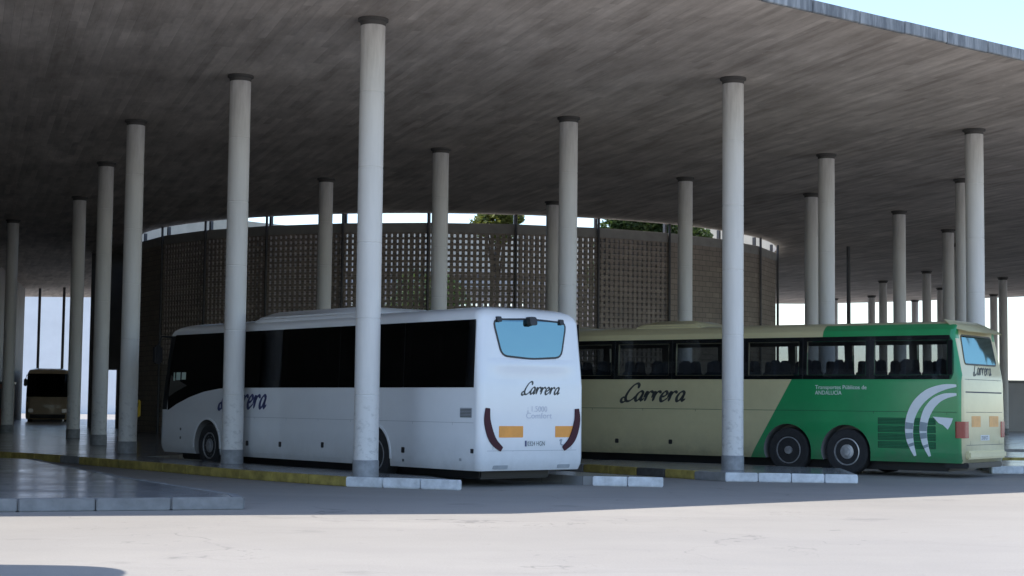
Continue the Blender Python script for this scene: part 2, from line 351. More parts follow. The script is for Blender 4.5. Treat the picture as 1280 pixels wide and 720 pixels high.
wd = Vector((-math.sin(WT), math.cos(WT))); gd = Vector((-math.sin(GT), math.cos(GT)))
wcor = Vector((-.5745, 29.6246)); gcor = Vector((9.8108, 35.6372))
Y8 = ['yellow'] * 8
# platform beside the white coach: white nose, yellow flank, joined to the concourse floor behind
Aside = [tuple(wcor + wd * s + Vector((-wd.y, wd.x)) * .22) for s in (1.2, 12.6)]
platform('platform_beside_white_coach', [(-2.97, 29.72), (-.9, 28.86), Aside[0], Aside[1], (-7.2, 43.5), (-12.6, 46), (-21, 47.5), (-21, 42.5), (-13.3, 41.9), (-10.75, 39.3), (-5.3, 32.2)],
         {0: (.7, ['white']), 10: (1.0, ['yellow', 'yellow', 'yellow', 'white']), 9: (1.1, ['grey', 'yellow', 'yellow', 'yellow', 'yellow', 'yellow', 'yellow', 'yellow', 'yellow']), 8: (1.2, ['yellow', 'yellow', 'yellow', 'grey']), 7: (1.3, ['yellow', 'yellow', 'yellow', 'grey'])})
platform('platform_front_left', [(-21, 17.1), (-3.72, 23.15), (-3.95, 23.95), (-6.6, 28.6), (-10.6, 36.8), (-14, 38.6), (-21, 38.8)], {0: (1.0, ['grey']), 1: (.8, ['grey']), 2: (1.0, ['grey']), 3: (1.0, ['grey'])})
platform('platform_between_coaches', [(1.55, 31.0), (2.85, 30.72), (2.75, 31.3), (-3.6, 39.2), (-4.9, 38.9)], {0: (.65, ['white'])})
platform('platform_beside_green_coach', [(4.35, 33.3), (7.0, 33.1), (7.35, 36.6), (-.3, 42.4), (-1.6, 42.0)], {0: (.68, ['white']), 1: (.9, ['grey']), 4: (.95, ['grey', 'grey', 'yellow', 'yellow', 'yellow', 'grey', 'yellow', 'yellow', 'dark', 'yellow', 'grey', 'dark'])})
platform('platform_right', [(11.35, 38.8), (18.5, 39.6), (22, 42), (22, 43.5), (12.2, 43.5)], {0: (.8, ['white'])})
platform('platform_far_right', [(12.9, 45.6), (26, 47.5), (30, 52), (10, 52)], {0: (1.0, ['yellow'])})
structure('concourse_floor', MB().prism([(-21, 47.6), (-12.6, 46.1), (-7.2, 43.6), (-3, 46.5), (4, 50.5), (14, 55), (30, 60), (45, 100), (-45, 112), (-45, 50)], lambda u, v, o: (u, v, o), 0, KZ - .004), M['platform'])

# ------------------------------------------------------------------ canopy
HC = 8.65; RC = Vector((-2.51, 76.07)); RR = 14.68
outline = [(-2.4, 23.15), (4.31, 28.4), (10.45, 33.2), (58, 70.4), (66, 100), (32.5, 103.8), (25, 111), (20, 113.7), (-55, 115.5), (-50, 60), (-45, 12.75)]
canopy = thing('canopy_roof', 'broad flat board-marked concrete canopy roof over the coach bays', 'canopy', (0, 0, 0))
bm = bmesh.new(); ed = []
hole = [(RC.x + (RR - .05) * math.cos(2 * PI * k / 84), RC.y + (RR - .05) * math.sin(2 * PI * k / 84)) for k in range(84)]
for loop in (outline, hole):
    vv = [bm.verts.new((x, y, HC)) for x, y in loop]
    ed += [bm.edges.new((vv[i], vv[(i + 1) % len(vv)])) for i in range(len(vv))]
bmesh.ops.triangle_fill(bm, use_beauty=True, use_dissolve=False, edges=ed)
r = bmesh.ops.extrude_face_region(bm, geom=bm.faces[:])
bmesh.ops.translate(bm, verts=[g for g in r['geom'] if isinstance(g, bmesh.types.BMVert)], vec=(0, 0, .2))
bmesh.ops.recalc_face_normals(bm, faces=bm.faces)
me = bpy.data.meshes.new('slab'); bm.to_mesh(me); bm.free()
link('slab', me, M['ceiling'], canopy)
up = MB(); nb = 84
for rad, z in ((RR - .05, HC + .2), (RR - .05, HC + 2.25), (RR + .2, HC + 2.25), (RR + .2, HC + .2)): up.v += [(RC.x + rad * math.cos(2 * PI * k / nb), RC.y + rad * math.sin(2 * PI * k / nb), z + .001) for k in range(nb)]
up.f = [(r_ * nb + k, r_ * nb + (k + 1) % nb, ((r_ + 1) % 4) * nb + (k + 1) % nb, ((r_ + 1) % 4) * nb + k) for r_ in range(4) for k in range(nb)]
obj('courtyard_upstand', up, M['concrete_warm'], canopy, smooth=40)
# fascia: short weathered cast pieces along the open edge
for i, L0 in ((0, 1.3), (1, 1.3), (2, 1.3), (10, 2.6)):
    a, b = Vector(outline[i]), Vector(outline[(i + 1) % len(outline)]); d = b - a; k = round(d.length / L0)
    k = min(k, 24) if i == 2 else k
    du = d.normalized(); L1 = d.length / round(d.length / L0); nrm = Vector((du.y, -du.x))
    for j in range(k):
        mb = MB().box(.006, L1 - .006, -.0, .07, -.015 + random.uniform(-.006, .006), .22 + random.uniform(-.008, .008))
        o = obj('fascia_panel', mb, M['fascia'], canopy, bevel=.012); q = a + du * L1 * j + nrm * .07
        o.location = (q.x, q.y, HC); o.rotation_euler = (0, 0, math.atan2(du.y, du.x)); 

# ------------------------------------------------------------------ columns
CR = .23
prof = [(CR, KZ + .3)]
for z in (1.65, 3.05, 4.45, 5.85, 7.25): prof += [(CR, z - .012), (CR - .006, z - .006), (CR - .006, z + .006), (CR, z + .012)]
prof += [(CR, HC - .13)]
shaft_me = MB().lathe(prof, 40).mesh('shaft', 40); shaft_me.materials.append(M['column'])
collar_me = MB().lathe([(CR + .002, HC - .14), (CR + .012, HC - .07), (CR + .055, HC - .045), (CR + .055, HC - .003)], 40).mesh('collar', 40); collar_me.materials.append(M['collar'])
band_me = MB().lathe([(CR + .012, 0.002), (CR + .012, KZ + .285), (CR, KZ + .3)], 40).mesh('base_band', 40); band_me.materials.append(M['band'])
K = .95
columns = [
 (-2.78*K, 31.71*K, 'tall grey column at the yellow kerb beside the white coach rear, largest in front'),
 (-6.33*K, 37.47*K, 'grey column in front of the white coach just behind its front wheel'),
 (-10.18*K, 43.74*K, 'grey column standing just ahead of the white coach nose'),
 (-12.93*K, 51.66*K, 'shaded grey column second to the left of the white coach nose'),
 (-16.12*K, 60.6*K, 'shaded grey column covering the right side of the far bus'),
 (-21.08*K, 68.8*K, 'dim grey column nearest the left edge of the photo'),
 (5.02*K, 37.14*K, 'pale column in front of the green and cream coach at the white kerb'),
 (-2.15*K, 48.08*K, 'column rising above the middle of the white coach roof before the lattice wall'),
 (-6.3*K, 54.81*K, 'column rising above the front air unit of the white coach, between two front columns'),
 (1.44*K, 42.55*K, 'column rising behind the rear window of the white coach'),
 (5.68*K, 53.66*K, 'column behind the cream coach front half, left of the pale front column'),
 (9.31*K, 48.35*K, 'column above the green coach where its green roof begins, right of a close pair'),
 (10.52*K, 57.37*K, 'column above the coach roof, left and farther of a close pair'),
 (12.4*K, 43.72*K, 'large pale column behind the rear end of the green coach'),
 (14.74*K, 53.33*K, 'shaded column half hidden behind the large column at the green coach rear'),
 (14.77*K, 62.27*K, 'column above the middle of the green roof section'),
 (18.32*K, 68.57*K, 'column between the green roof centre and the large column at the coach rear'),
 (22.76*K, 89.69*K, 'small far column standing in the bright gap, second left of the large rear column'),
 (21.99*K, 96.86*K, 'small far column left of the column above the green roof middle'),
 (24.19*K, 109.94*K, 'smallest far column, leftmost of two small ones left of the green roof middle'),
 (28.1*K, 93.52*K, 'far column nearest the right edge of the photo, beyond the green coach'),
 (31.66*K, 107.42*K, 'thin dark far column between the large rear column and the one nearest the right edge'),
 (1.48*K, 60.48*K, 'column partly hidden by the one behind the white coach rear window'),
 (28.09*K, 115.67*K*.985, 'thin dark far column just right of the column above the green roof middle'),
 (26.82*K, 102.19*K, 'dark far column hidden by the column left of the large rear column'),
 (20.37*K, 74.58*K, 'slender column directly left of the large column at the green coach rear'),
 (21.2, 107.5, 'dark far column in the bright gap at the right end of the courtyard wall'),
 (11.0, 112.0*.98, 'far column hidden beyond the courtyard wall'),
]
CG = 'round columns carrying the canopy'
for x, y, lab in columns:
    if lab.startswith('far column hidden beyond'): continue
    t = thing('column', lab, 'column', (x, y, 0), 0, CG)
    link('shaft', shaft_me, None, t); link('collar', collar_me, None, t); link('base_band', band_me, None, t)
post_me = MB().lathe([(.09, KZ - .01), (.09, HC - .004)], 16).mesh('shaft', 40); post_me.materials.append(M['mullion'])
cap_me = MB().lathe([(.14, KZ - .02), (.14, KZ + .05), (.1, KZ + .07)], 16).mesh('base_plate', 40); cap_me.materials.append(M['mullion'])
for x, y, lab in [(15.71*K, 76.26*K, 'slender brown post right of the close pair of columns above the green roof'), (-30.6, 106, 'slim dark post left in the bright opening behind the far bus'), (-28.75, 105, 'slim dark post right in the bright opening behind the far bus')]:
    t = thing('steel_post', lab, 'post', (x, y, 0), 0, 'slim steel posts under the canopy'); link('shaft', post_me, None, t); link('base_plate', cap_me, None, t)

# ------------------------------------------------------------------ round courtyard wall
NP = 28; DA = 2 * PI / NP; PH = math.radians(-79.7)
ring = thing('courtyard_wall', 'curved brick lattice wall round the open courtyard behind the coaches', 'wall', (RC.x, RC.y, 0))
ap = RR * math.cos(DA / 2); hw = RR * math.sin(DA / 2) - .012; Z0L, Z1L, ZT = 2.95, 7.93, 8.29
low_me = MB().box(ap - .24, ap, -hw, hw, 0, Z0L).mesh('lower_panel'); low_me.materials.append(M['brick'])
full_me = MB().box(ap - .24, ap, -hw, hw, 0, Z1L).mesh('brick_panel'); full_me.materials.append(M['brick'])
beam_me = MB().box(ap - .27, ap + .03, -hw, hw, Z1L, ZT).mesh('beam', bevel=.012); beam_me.materials.append(M['concrete'])
lat = MB(); nc, nr = 15, 23; cw = 2 * hw / nc; ch = (Z1L - Z0L) / nr
for i in range(nc + 1):
    y = -hw + i * cw; w = .062
    lat.box(ap - .20, ap - .02, max(-hw, y - w), min(hw, y + w), Z0L, Z1L)
for j in range(nr + 1):
    z = Z0L + j * ch
    for i in range(nc):
        y0 = -hw + i * cw + .062; lat.box(ap - .19, ap - .03, y0, y0 + cw - .124, max(Z0L, z - .04), min(Z1L, z + .04))
lat_me = lat.mesh('lattice'); lat_me.materials.append(M['brick'])
mul_me = MB().tube([(RR + .10, 0, 0), (RR + .10, 0, HC - .002)], .05, 10).mesh('mullion', 40); mul_me.materials.append(M['mullion'])
slot_me = MB().box(RR - .25, RR - .12, -.05, .05, ZT - .01, HC + .02).mesh('slot_post'); slot_me.materials.append(M['mullion'])
for k in range(NP):
    ac = PH + (k + .5) * DA; deg = math.degrees(ac) % 360
    lattice = 221 < deg < 303 or 35 < deg < 140
    for nm, me_ in ((('lower_panel', low_me), ('lattice', lat_me)) if lattice else (('brick_panel', full_me),)):
        o = link(nm, me_, None, ring); o.rotation_euler = (0, 0, ac)
        if nm == 'lattice': o['kind'] = 'stuff'
    o = link('beam', beam_me, None, ring); o.rotation_euler = (0, 0, ac)
    o = link('mullion', mul_me, None, ring); o.rotation_euler = (0, 0, PH + k * DA)
    o = link('slot_post', slot_me, None, ring); o.rotation_euler = (0, 0, PH + k * DA)

# ------------------------------------------------------------------ coaches
def bool_cut(me, cutters):
    o = bpy.data.objects.new('tmp', me); COL.objects.link(o); tmp = [o]
    for c in cutters:
        co = bpy.data.objects.new('tmpc', c.mesh('c')); COL.objects.link(co); tmp.append(co)
        m = o.modifiers.new('b', 'BOOLEAN'); m.operation = 'DIFFERENCE'; m.solver = 'EXACT'; m.object = co
    out = bpy.data.meshes.new_from_object(o.evaluated_get(bpy.context.evaluated_depsgraph_get()))
    for t in tmp: bpy.data.objects.remove(t)
    return out
def interp(tab, z):
    for (z0, v0), (z1, v1) in zip(tab, tab[1:]):
        if z <= z1: return v0 + (v1 - v0) * max(0, (z - z0)) / (z1 - z0)
    return tab[-1][1]
def rounded(poly, r, n=4):
    out = []; N = len(poly)
    for i in range(N):
        a, b, c = Vector(poly[i - 1]), Vector(poly[i]), Vector(poly[(i + 1) % N]); d1 = (a - b); d2 = (c - b)
        rr = min(r, d1.length * .45, d2.length * .45); p, q = b + d1.normalized() * rr, b + d2.normalized() * rr
        for k in range(n + 1):
            t = k / n; out.append(tuple(p * (1 - t) ** 2 + b * 2 * t * (1 - t) + q * t * t))
    return out
class Coach:
    def __init__(s, name, label, corner, th, L, rings, rr, rf, paint, group):
        s.L = L; s.rings = rings; s.rr = rr; s.rf = rf
        hwid = rings[3][1]; pv = Vector((math.cos(th), math.sin(th)))
        base = Vector(corner) + pv * hwid
        s.root = thing(name, label, 'coach', (base.x, base.y, 0), th + PI / 2, group); s.paint = paint
        s.wt = [(r[0], r[1]) for r in rings]; s.rt = [(r[0], r[2]) for r in rings]; s.ft = [(r[0], r[3]) for r in rings]
    w = lambda s, z: interp(s.wt, z)
    rear = lambda s, z: interp(s.rt, z)
    front = lambda s, z: interp(s.ft, z)
    def left(s, u, z, off): return (u, s.w(z) + off, z)             # u along the coach from the rear
    def right(s, u, z, off): return (u, -s.w(z) - off, z)
    def back(s, t, z, off): return (s.rear(z) - off, s.hw - t, z)   # t from the left edge
    def nose(s, t, z, off): return (s.front(z) + off, t, z)
    def outline(s, w, a, b, n=5):
        rr = min(s.rr, w * .5); rf = min(s.rf, w * .6); p = []
        for cx, cy, r, a0 in ((b - rf, w - rf, rf, 0), (a + rr, w - rr, rr, 90), (a + rr, -w + rr, rr, 180), (b - rf, -w + rf, rf, 270)):
            for k in range(n + 1): t = math.radians(a0 + 90 * k / n); p.append((cx + r * math.cos(t), cy + r * math.sin(t)))
        return p
    def body(s, axles, wheel_r, openings, rear_open, wind):
        s.hw = max(r[1] for r in s.rings); v, f = [], []; N = 24
        for z, w, a, b in s.rings: v += [(x, y, z) for x, y in s.outline(w, a, b)]
        for i in range(len(s.rings) - 1): f += [(i * N + k, i * N + (k + 1) % N, (i + 1) * N + (k + 1) % N, (i + 1) * N + k) for k in range(N)]
        f += [tuple(range(N))[::-1], tuple(range((len(s.rings) - 1) * N, len(s.rings) * N))]
        mb = MB().add(v, f); me = mb.mesh('body')
        zi = s.rings[-1][0]; ztop = s.z_glass[1]
        cav = MB()                                   # saloon
        lv = [(s.floor, s.hw - .08, .16, s.L - .16), (ztop - .5, s.w(ztop - .5) - .08, s.rear(ztop - .5) + .1, s.front(ztop - .5) - .1), (ztop + .02, s.w(ztop) - .09, s.rear(ztop) + .1, s.front(ztop) - .12)]
        v, f = [], []
        for z, w, a, b in lv: v += [(a, -w, z), (b, -w, z), (b, w, z), (a, w, z)]
        for i in range(2): f += [(i * 4 + k, i * 4 + (k + 1) % 4, i * 4 + 4 + (k + 1) % 4, i * 4 + 4 + k) for k in range(4)]
        f += [(3, 2, 1, 0), (8, 9, 10, 11)]; cav.add(v, f)
        cut = MB()
        for sg in (1, -1):
            for ax in axles: cut.lathe([(wheel_r + .09, sg * .86), (wheel_r + .09, sg * 1.6)], 36, 'Y', (ax, 0, wheel_r))
            for poly in openings: cut.prism(poly, lambda u, z, o: (u, sg * o, z), 1.0, 1.6)
        if rear_open: cut.prism(rear_open, lambda t, z, o: (o, s.hw - t, z), -.3, .5)
        if wind: cut.prism(wind, lambda t, z, o: (o, t, z), s.L - 1.0, s.L + .3)
        out = bool_cut(me, [cav, cut]); out.materials.clear(); out.materials.append(s.paint); out.materials.append(M['interior'])
        for p in out.polygons:
            c = p.center
            if s.floor - .01 < c.z < ztop + .05 and abs(c.y) < s.w(c.z) - .05 and s.rear(c.z) + .05 < c.x < s.front(c.z) - .06: p.material_index = 1
            if c.z < 1.2 and .8 < abs(c.y) < s.hw - .03 and s.rings[0][0] + .01 < c.z and any(abs(c.x - ax) < wheel_r + .12 for ax in axles): p.material_index = 1
        out.shade_smooth(); out.set_sharp_from_angle(angle=math.radians(28))
        s.body_o = link('body', out, None, s.root)
        obj('chassis', MB().box(.5, s.L - .5, -.84, .84, .13, s.rings[0][0] + .003), M['black'], s.root, bevel=.03)
    def patch(s, name, poly, fn, mat, off=(.006, .010), parent=None, **p): return obj(name, MB().prism(poly, fn, *off), mat, parent or s.root, **p)
    def rect(s, name, u0, u1, z0, z1, fn, mat, off=(.0005, .004), r=0, parent=None):
        p = [(u0, z0), (u1, z0), (u1, z1), (u0, z1)]
        return s.patch(name, rounded(p, r) if r else p, fn, mat, off, parent)
    def wheel(s, ax, sg, r, rim_mat, deep):
        wh = bpy.data.objects.new('wheel', None); COL.objects.link(wh); wh.parent = s.root; wh.location = (ax, sg * (s.hw - .05), r); wh.rotation_euler = (0, 0, 0 if sg > 0 else PI)
        tw = .30; R0 = r * .60
        prof = [(R0, -tw), (r * .9, -tw), (r * .985, -tw + .03), (r, -tw + .06), (r, -.05), (r * .985, -.022), (r * .93, 0), (R0 * 1.08, .0), (R0, -.03)]
        obj('tyre', MB().lathe(prof, 40, 'Y'), M['rubber'], wh, smooth=35)
        rm = MB()
        rm.lathe([(R0 * 1.0, -tw + .02), (R0 * 1.0, -.012), (R0 * .93, -.008), (R0 * .86, -.06 - deep), (R0 * .55, -.075 - deep), (R0 * .52, -.02 - deep * .3), (R0 * .30, -.01 - deep * .3), (R0 * .28, .02), (.04, .025)], 36, 'Y')
        for k in range(10):
            a = 2 * PI * k / 10; rm.lathe([(.018, -.08 - deep), (.018, -.035 - deep), (.012, -.03 - deep)], 8, 'Y', (R0 * .7 * math.cos(a), 0, R0 * .7 * math.sin(a)))
        obj('rim', rm, rim_mat, wh, smooth=35)
    def wrap_screen(s, zs, u0, mat, off=.008):
        mb = MB(); rows = []
        for z in zs:
            w, a, b = s.w(z) + off, s.rear(z), s.front(z) + off; o = s.outline(w, a, b); rows.append([(u0(z), w)] + o[5::-1] + o[:17:-1] + [(u0(z), -w)])
        n = len(rows[0]); v = [(x, y, z) for z, r in zip(zs, rows) for x, y in r]
        mb.add(v, [(i * n + k, i * n + k + 1, (i + 1) * n + k + 1, (i + 1) * n + k) for i in range(len(zs) - 1) for k in range(n - 1)])
        return obj('windscreen', mb, mat, s.root, smooth=50)
    def mirror(s, sg):
        z = s.z_glass[1] - .05; x = s.front(z); y = sg * (s.w(z) - .08)
        m = obj('mirror', MB().box(x + .18, x + .36, y + sg * .16 - .1, y + sg * .16 + .1, z - .62, z - .18), M['black'], s.root, bevel=.04)
        obj('mirror_arm', MB().tube([(x - .05, y - sg * .05, z + .02), (x + .2, y + sg * .1, z + .04), (x + .28, y + sg * .16, z - .2)], .025, 8), M['black'], m, smooth=40)

# --- white coach -----------------------------------------------------------
L = 12.5
W = Coach('white_coach', 'long white coach with black side glass, parked rear towards the viewer', wcor, WT, L,
    [(.30, 1.235, .05, L - .08), (.40, 1.266, .015, L - .02), (.52, 1.275, 0, L), (1.3, 1.275, 0, L - .02), (1.85, 1.275, 0, L - .12), (1.98, 1.272, .012, L - .15), (3.06, 1.238, .12, L - .34), (3.15, 1.20, .15, L - .4), (3.22, 1.12, .20, L - .5), (3.275, .98, .30, L - .65), (3.315, .7, .5, L - .9), (3.335, .35, .9, L - 1.4)],
    .13, .34, M['white_paint'], 'coaches parked in the bays')
W.floor = 1.08; W.z_glass = (1.81, 3.05); W.hw = 1.275
cuts = [.15, 2.35, 4.6, 6.85, 9.0]; AX = (3.36, 10.02)
wpanes = [[(cuts[i] + (.0 if i == 0 else .008), 1.81), (cuts[i + 1] - .008, 1.81), (cuts[i + 1] - .008, 3.05), (cuts[i] + (.0 if i == 0 else .008), 3.05)] for i in range(4)]
sweep = [(9.008, 1.81), (9.5, 1.79), (10.2, 1.72), (10.9, 1.59), (11.5, 1.43), (11.93, 1.28), (11.93, 1.9), (11.85, 2.4), (11.66, 3.05), (9.008, 3.05)]
ops = [[(a[0] + .09, 1.95), (b[0] - .09, 1.95), (b[0] - .09, 2.98), (a[0] + .09, 2.98)] for a, b, c, d in wpanes] + [[(9.1, 1.92), (10.4, 1.86), (11.4, 1.7), (11.4, 2.98), (9.1, 2.98)]]
rw = rounded([(.56, 2.40), (1.275, 2.355), (1.99, 2.40), (2.16, 3.06), (1.275, 3.10), (.39, 3.06)], .14)
rw_open = [(.66, 2.5), (1.89, 2.5), (2.02, 2.98), (.53, 2.98)]
W.body(AX, .5, ops, rw_open, [(-1.0, 1.45), (1.0, 1.45), (.95, 2.9), (-.95, 2.9)])
for fn in (W.left, W.right):
    for p in wpanes + [sweep]: W.patch('window', p, fn, M['glass_dark'])
W.wrap_screen([1.30, 1.6, 1.85, 2.2, 2.6, 3.03], lambda z: W.front(z) - .5, M['glass_dark'])
rwin = W.patch('rear_window', rw, W.back, M['glass_rear'])
fr = MB().ribbon(rw + [rw[0]], [.035] * (len(rw) + 1), W.back, .004, .012); obj('seal', fr, M['black'], rwin)
for u in cuts[1:]: W.rect('window_joint', u - .012, u + .012, 1.82, 3.04, W.left, M['black'], (.0002, .004))
for t in (.52, 2.03): W.rect('roof_camera', t - .05, t + .05, 3.02, 3.12, W.back, M['black'], (.0, .05), .02)
W.patch('brake_camera', rounded([(1.19, 2.98), (1.36, 2.98), (1.36, 3.14), (1.19, 3.14)], .05), W.back, M['black'], (.0, .12))
ledge = MB(); lz = [(1.96, .0005), (2.06, .006), (2.14, .018), (2.20, .03), (2.25, .036), (2.30, .03), (2.36, .0005)]; lt = [.2, .32, .5, .75, 1.275, 1.8, 2.05, 2.23, 2.35]
ledge.add([W.back(t, z, o * min(1, (min(t, 2.55 - t) - .2) / .4) + .0003) for z, o in lz for t in lt], [(a * 9 + b, a * 9 + b + 1, a * 9 + 10 + b, a * 9 + 9 + b) for a in range(6) for b in range(8)])
obj('spoiler_lip', ledge, M['white_paint'], W.root, smooth=60)
for mir in (0, 1):
    p = catmull([(.20, 1.44), (.19, 1.22), (.26, .98), (.36, .82), (.53, .69)], 5); w_ = [.05 + .105 * math.sin(PI * min(1, .12 + .8 * i / len(p))) for i in range(len(p))]
    p = [(2.55 - a if mir else a, b) for a, b in p]
    obj('tail_lamp', MB().ribbon(p, w_, W.back, .0, .022), M['lamp_red'], W.root, smooth=30)
    a, b = (1.82, 2.32) if mir else (.47, 1.04)
    W.rect('reflector', a, b, .905, 1.115, W.back, M['orange'], r=.015)
    W.rect('tow_flap', *((1.9, 2.2) if mir else (.36, .7)), .33, .40, W.back, M['gap_white'], (.0, .01), .02)
obj('lettering', script('Carrera', .93, lambda u, v, o: W.back(1.0 + u, 1.70 + v, o)), M['letter_grey'], W.root)
me = text_mesh('¡ 1.5000', .15, lambda x, y, o: W.back(1.13 + x, 1.38 + y, o), 'faint_lettering'); link('faint_lettering', me, M['letter_pale'], W.root)
me = text_mesh('Comfort', .155, lambda x, y, o: W.back(1.1 + x * 1.15, 1.255 + y, o), 'faint_lettering'); link('faint_lettering', me, M['letter_pale'], W.root)
pl = W.rect('number_plate', 1.08, 1.6, .735, .85, W.back, M['plate'], r=.01)
W.rect('plate_band', 1.085, 1.125, .74, .845, W.back, M['letter_blue'], (.004, .0055), parent=pl)
me = text_mesh('0324 HGN', .115, lambda x, y, o: W.back(1.14 + x * .82, .752 + y, .0065), 'plate_characters'); link('plate_characters', me, M['letter_grey'], pl)
em = MB().ribbon(catmull([(1.93, .84), (1.98, .86), (1.96, .78), (2.05, .74), (2.09, .68)], 4), [.03] * 17, W.back, .0005, .004); obj('emblem', em, M['gap_white'], W.root)
W.rect('bumper_seam', .2, 2.35, .66, .668, W.back, M['gap_white'], (0, .0015)); W.rect('hatch_seam', .33, .34, .68, 2.15, W.back, M['gap_white'], (0, .0015)); W.rect('hatch_seam', 2.21, 2.22, .68, 2.15, W.back, M['gap_white'], (0, .0015))
W.rect('bumper_seam', .8, .81, .33, .66, W.back, M['gap_white'], (0, .0015)); W.rect('bumper_seam', 1.74, 1.75, .33, .66, W.back, M['gap_white'], (0, .0015))
obj('lettering', script('Carrera', 2.1, lambda u, v, o: W.left(9.5 - u, 1.36 + v * .95, o)), M['letter_blue'], W.root)
W.rect('panel_seam', .15, 9.35, 1.165, 1.172, W.left, M['gap_white'], (0, .0012))
for u in (.78, 2.03, 4.15, 5.35, 6.6, 7.9, 9.3): W.rect('panel_seam', u, u + .008, .36, 1.165, W.left, M['gap_white'], (0, .0012))
for u, z in ((6.83, .61), (5.17, .64), (8.2, .6), (2.33, .62)): W.rect('hatch_lock', u - .045, u + .045, z - .055, z + .055, W.left, M['black'], (0, .012), .02)
W.rect('hatch_lock', 2.30, 2.36, .40, .45, W.left, M['gap'], (0, .008)); W.rect('hatch_lock', .5, .56, .47, .52, W.left, M['gap_white'], (0, .008)); W.rect('marker_lamp', .14, .22, .62, .7, W.left, M['black'], (0, .012), .01)
for z in (.62, .82): W.rect('hatch_lock', 11.25, 11.31, z, z + .06, W.left, M['gap'], (0, .008), .015)
vent = W.rect('vent', .2, .56, 1.26, 1.44, W.left, M['gap_white'], (0, .003), .02)
for j in range(6): W.rect('slat', .22, .54, 1.275 + j * .026, 1.288 + j * .026, W.left, M['gap'], (.003, .008), parent=vent)
ringlip = lambda c, ax, r, mat, fn: obj('wheel_arch_lip', MB().ribbon([(ax + (r + .11) * math.cos(a), r + (r + .11) * math.sin(a)) for a in [PI * (k / 24 * 1.06 - .03) for k in range(25)]], [.045] * 25, fn, 0, .014), mat, c.root)
for ax in AX:
    for sg in (1, -1): W.wheel(ax, sg, .5, M['rim_dark'], 0 if ax > 5 else .08)
    ringlip(W, ax, .5, M['white_trim'], W.left)
for sg in (1, -1): W.mirror(sg)
for i, (a, b) in enumerate(((11.62, 11.68), (11.35, 11.55), (11.08, 11.28))): W.rect('painted_reflection', a, b, 1.98 + .01 * i, 2.17, lambda u, z, o: (u, W.w(z) + o, z), M['reflection_green'], (.0102, .0115))  # pale green patches standing in for bright reflections in the front glass
def roof_unit(c, name, u0, u1, w0, z0, z1, mat):
    lo = [(u0, -w0), (u1, -w0), (u1, w0), (u0, w0)]; hi = [(u0 + .45, -w0 + .28), (u1 - .55, -w0 + .28), (u1 - .55, w0 - .28), (u0 + .45, w0 - .28)]; mid = [(u0 + .1, -w0 + .05), (u1 - .1, -w0 + .05), (u1 - .1, w0 - .05), (u0 + .1, w0 - .05)]
    v = [(x, y, z0) for x, y in lo] + [(x, y, z0 + (z1 - z0) * .55) for x, y in mid] + [(x, y, z1) for x, y in hi]
    f = [(3, 2, 1, 0), (8, 9, 10, 11)] + [(i * 4 + k, i * 4 + (k + 1) % 4, i * 4 + 4 + (k + 1) % 4, i * 4 + 4 + k) for i in range(2) for k in range(4)]
    return obj(name, MB().add(v, f), mat, c.root, bevel=.04, smooth=40)
roof_unit(W, 'air_unit', 4.0, 8.4, 1.1, 3.17, 3.47, M['white_trim'])

# --- green and cream coach ---------------------------------------------------
L = 13.8
G = Coach('green_coach', 'green and cream three-axle coach with white swoosh stripes near its rear', gcor, GT, L,
    [(.33, 1.225, .06, L - .1), (.44, 1.262, .015, L - .02), (.56, 1.275, 0, L), (1.3, 1.275, 0, L), (2.1, 1.275, .02, L - .14), (2.3, 1.268, .05, L - .2), (3.14, 1.232, .20, L - .5), (3.26, 1.19, .20, L - .58), (3.35, 1.09, .22, L - .7), (3.42, .92, .30, L - .9), (3.46, .6, .5, L - 1.2), (3.48, .3, .9, L - 1.6)],
    .12, .45, M['livery'], 'coaches parked in the bays')
G.floor = 1.35; G.z_glass = (2.16, 3.12); G.hw = 1.275
gc = [.2, 2.17, 3.84, 5.37, 7.37, 9.05, 10.9, 12.9]
gp = []
for i in range(7):
    a, b = gc[i] + (.008 if i else 0), gc[i + 1] - .008; p = [(a, 2.16), (b, 2.16), (b, 3.13), (a, 3.13)]
    if i == 0: p = [(a + .06, 2.16), (b, 2.16), (b, 3.13), (a + .12, 3.13), (a + .02, 3.0), (a, 2.7), (a, 2.3)]
    gp.append(p)
gop = [[(gc[i] + (.11 if i else .16), 2.26), (gc[i + 1] - .09, 2.26), (gc[i + 1] - .09, 3.02), (gc[i] + (.11 if i else .16), 3.02)] for i in range(7)]
GAX = (2.77, 4.24, 11.0)
grw = rounded([(.34, 2.5), (2.21, 2.5), (2.16, 3.14), (.39, 3.14)], .1)
G.body(GAX, .52, gop, [(.45, 2.58), (2.1, 2.58), (2.06, 3.04), (.49, 3.04)], [(-1.0, 1.5), (1.0, 1.5), (.95, 3.0), (-.95, 3.0)])
for fn in (G.left, G.right):
    for p in gp: G.patch('window', p, fn, M['glass_mid'])
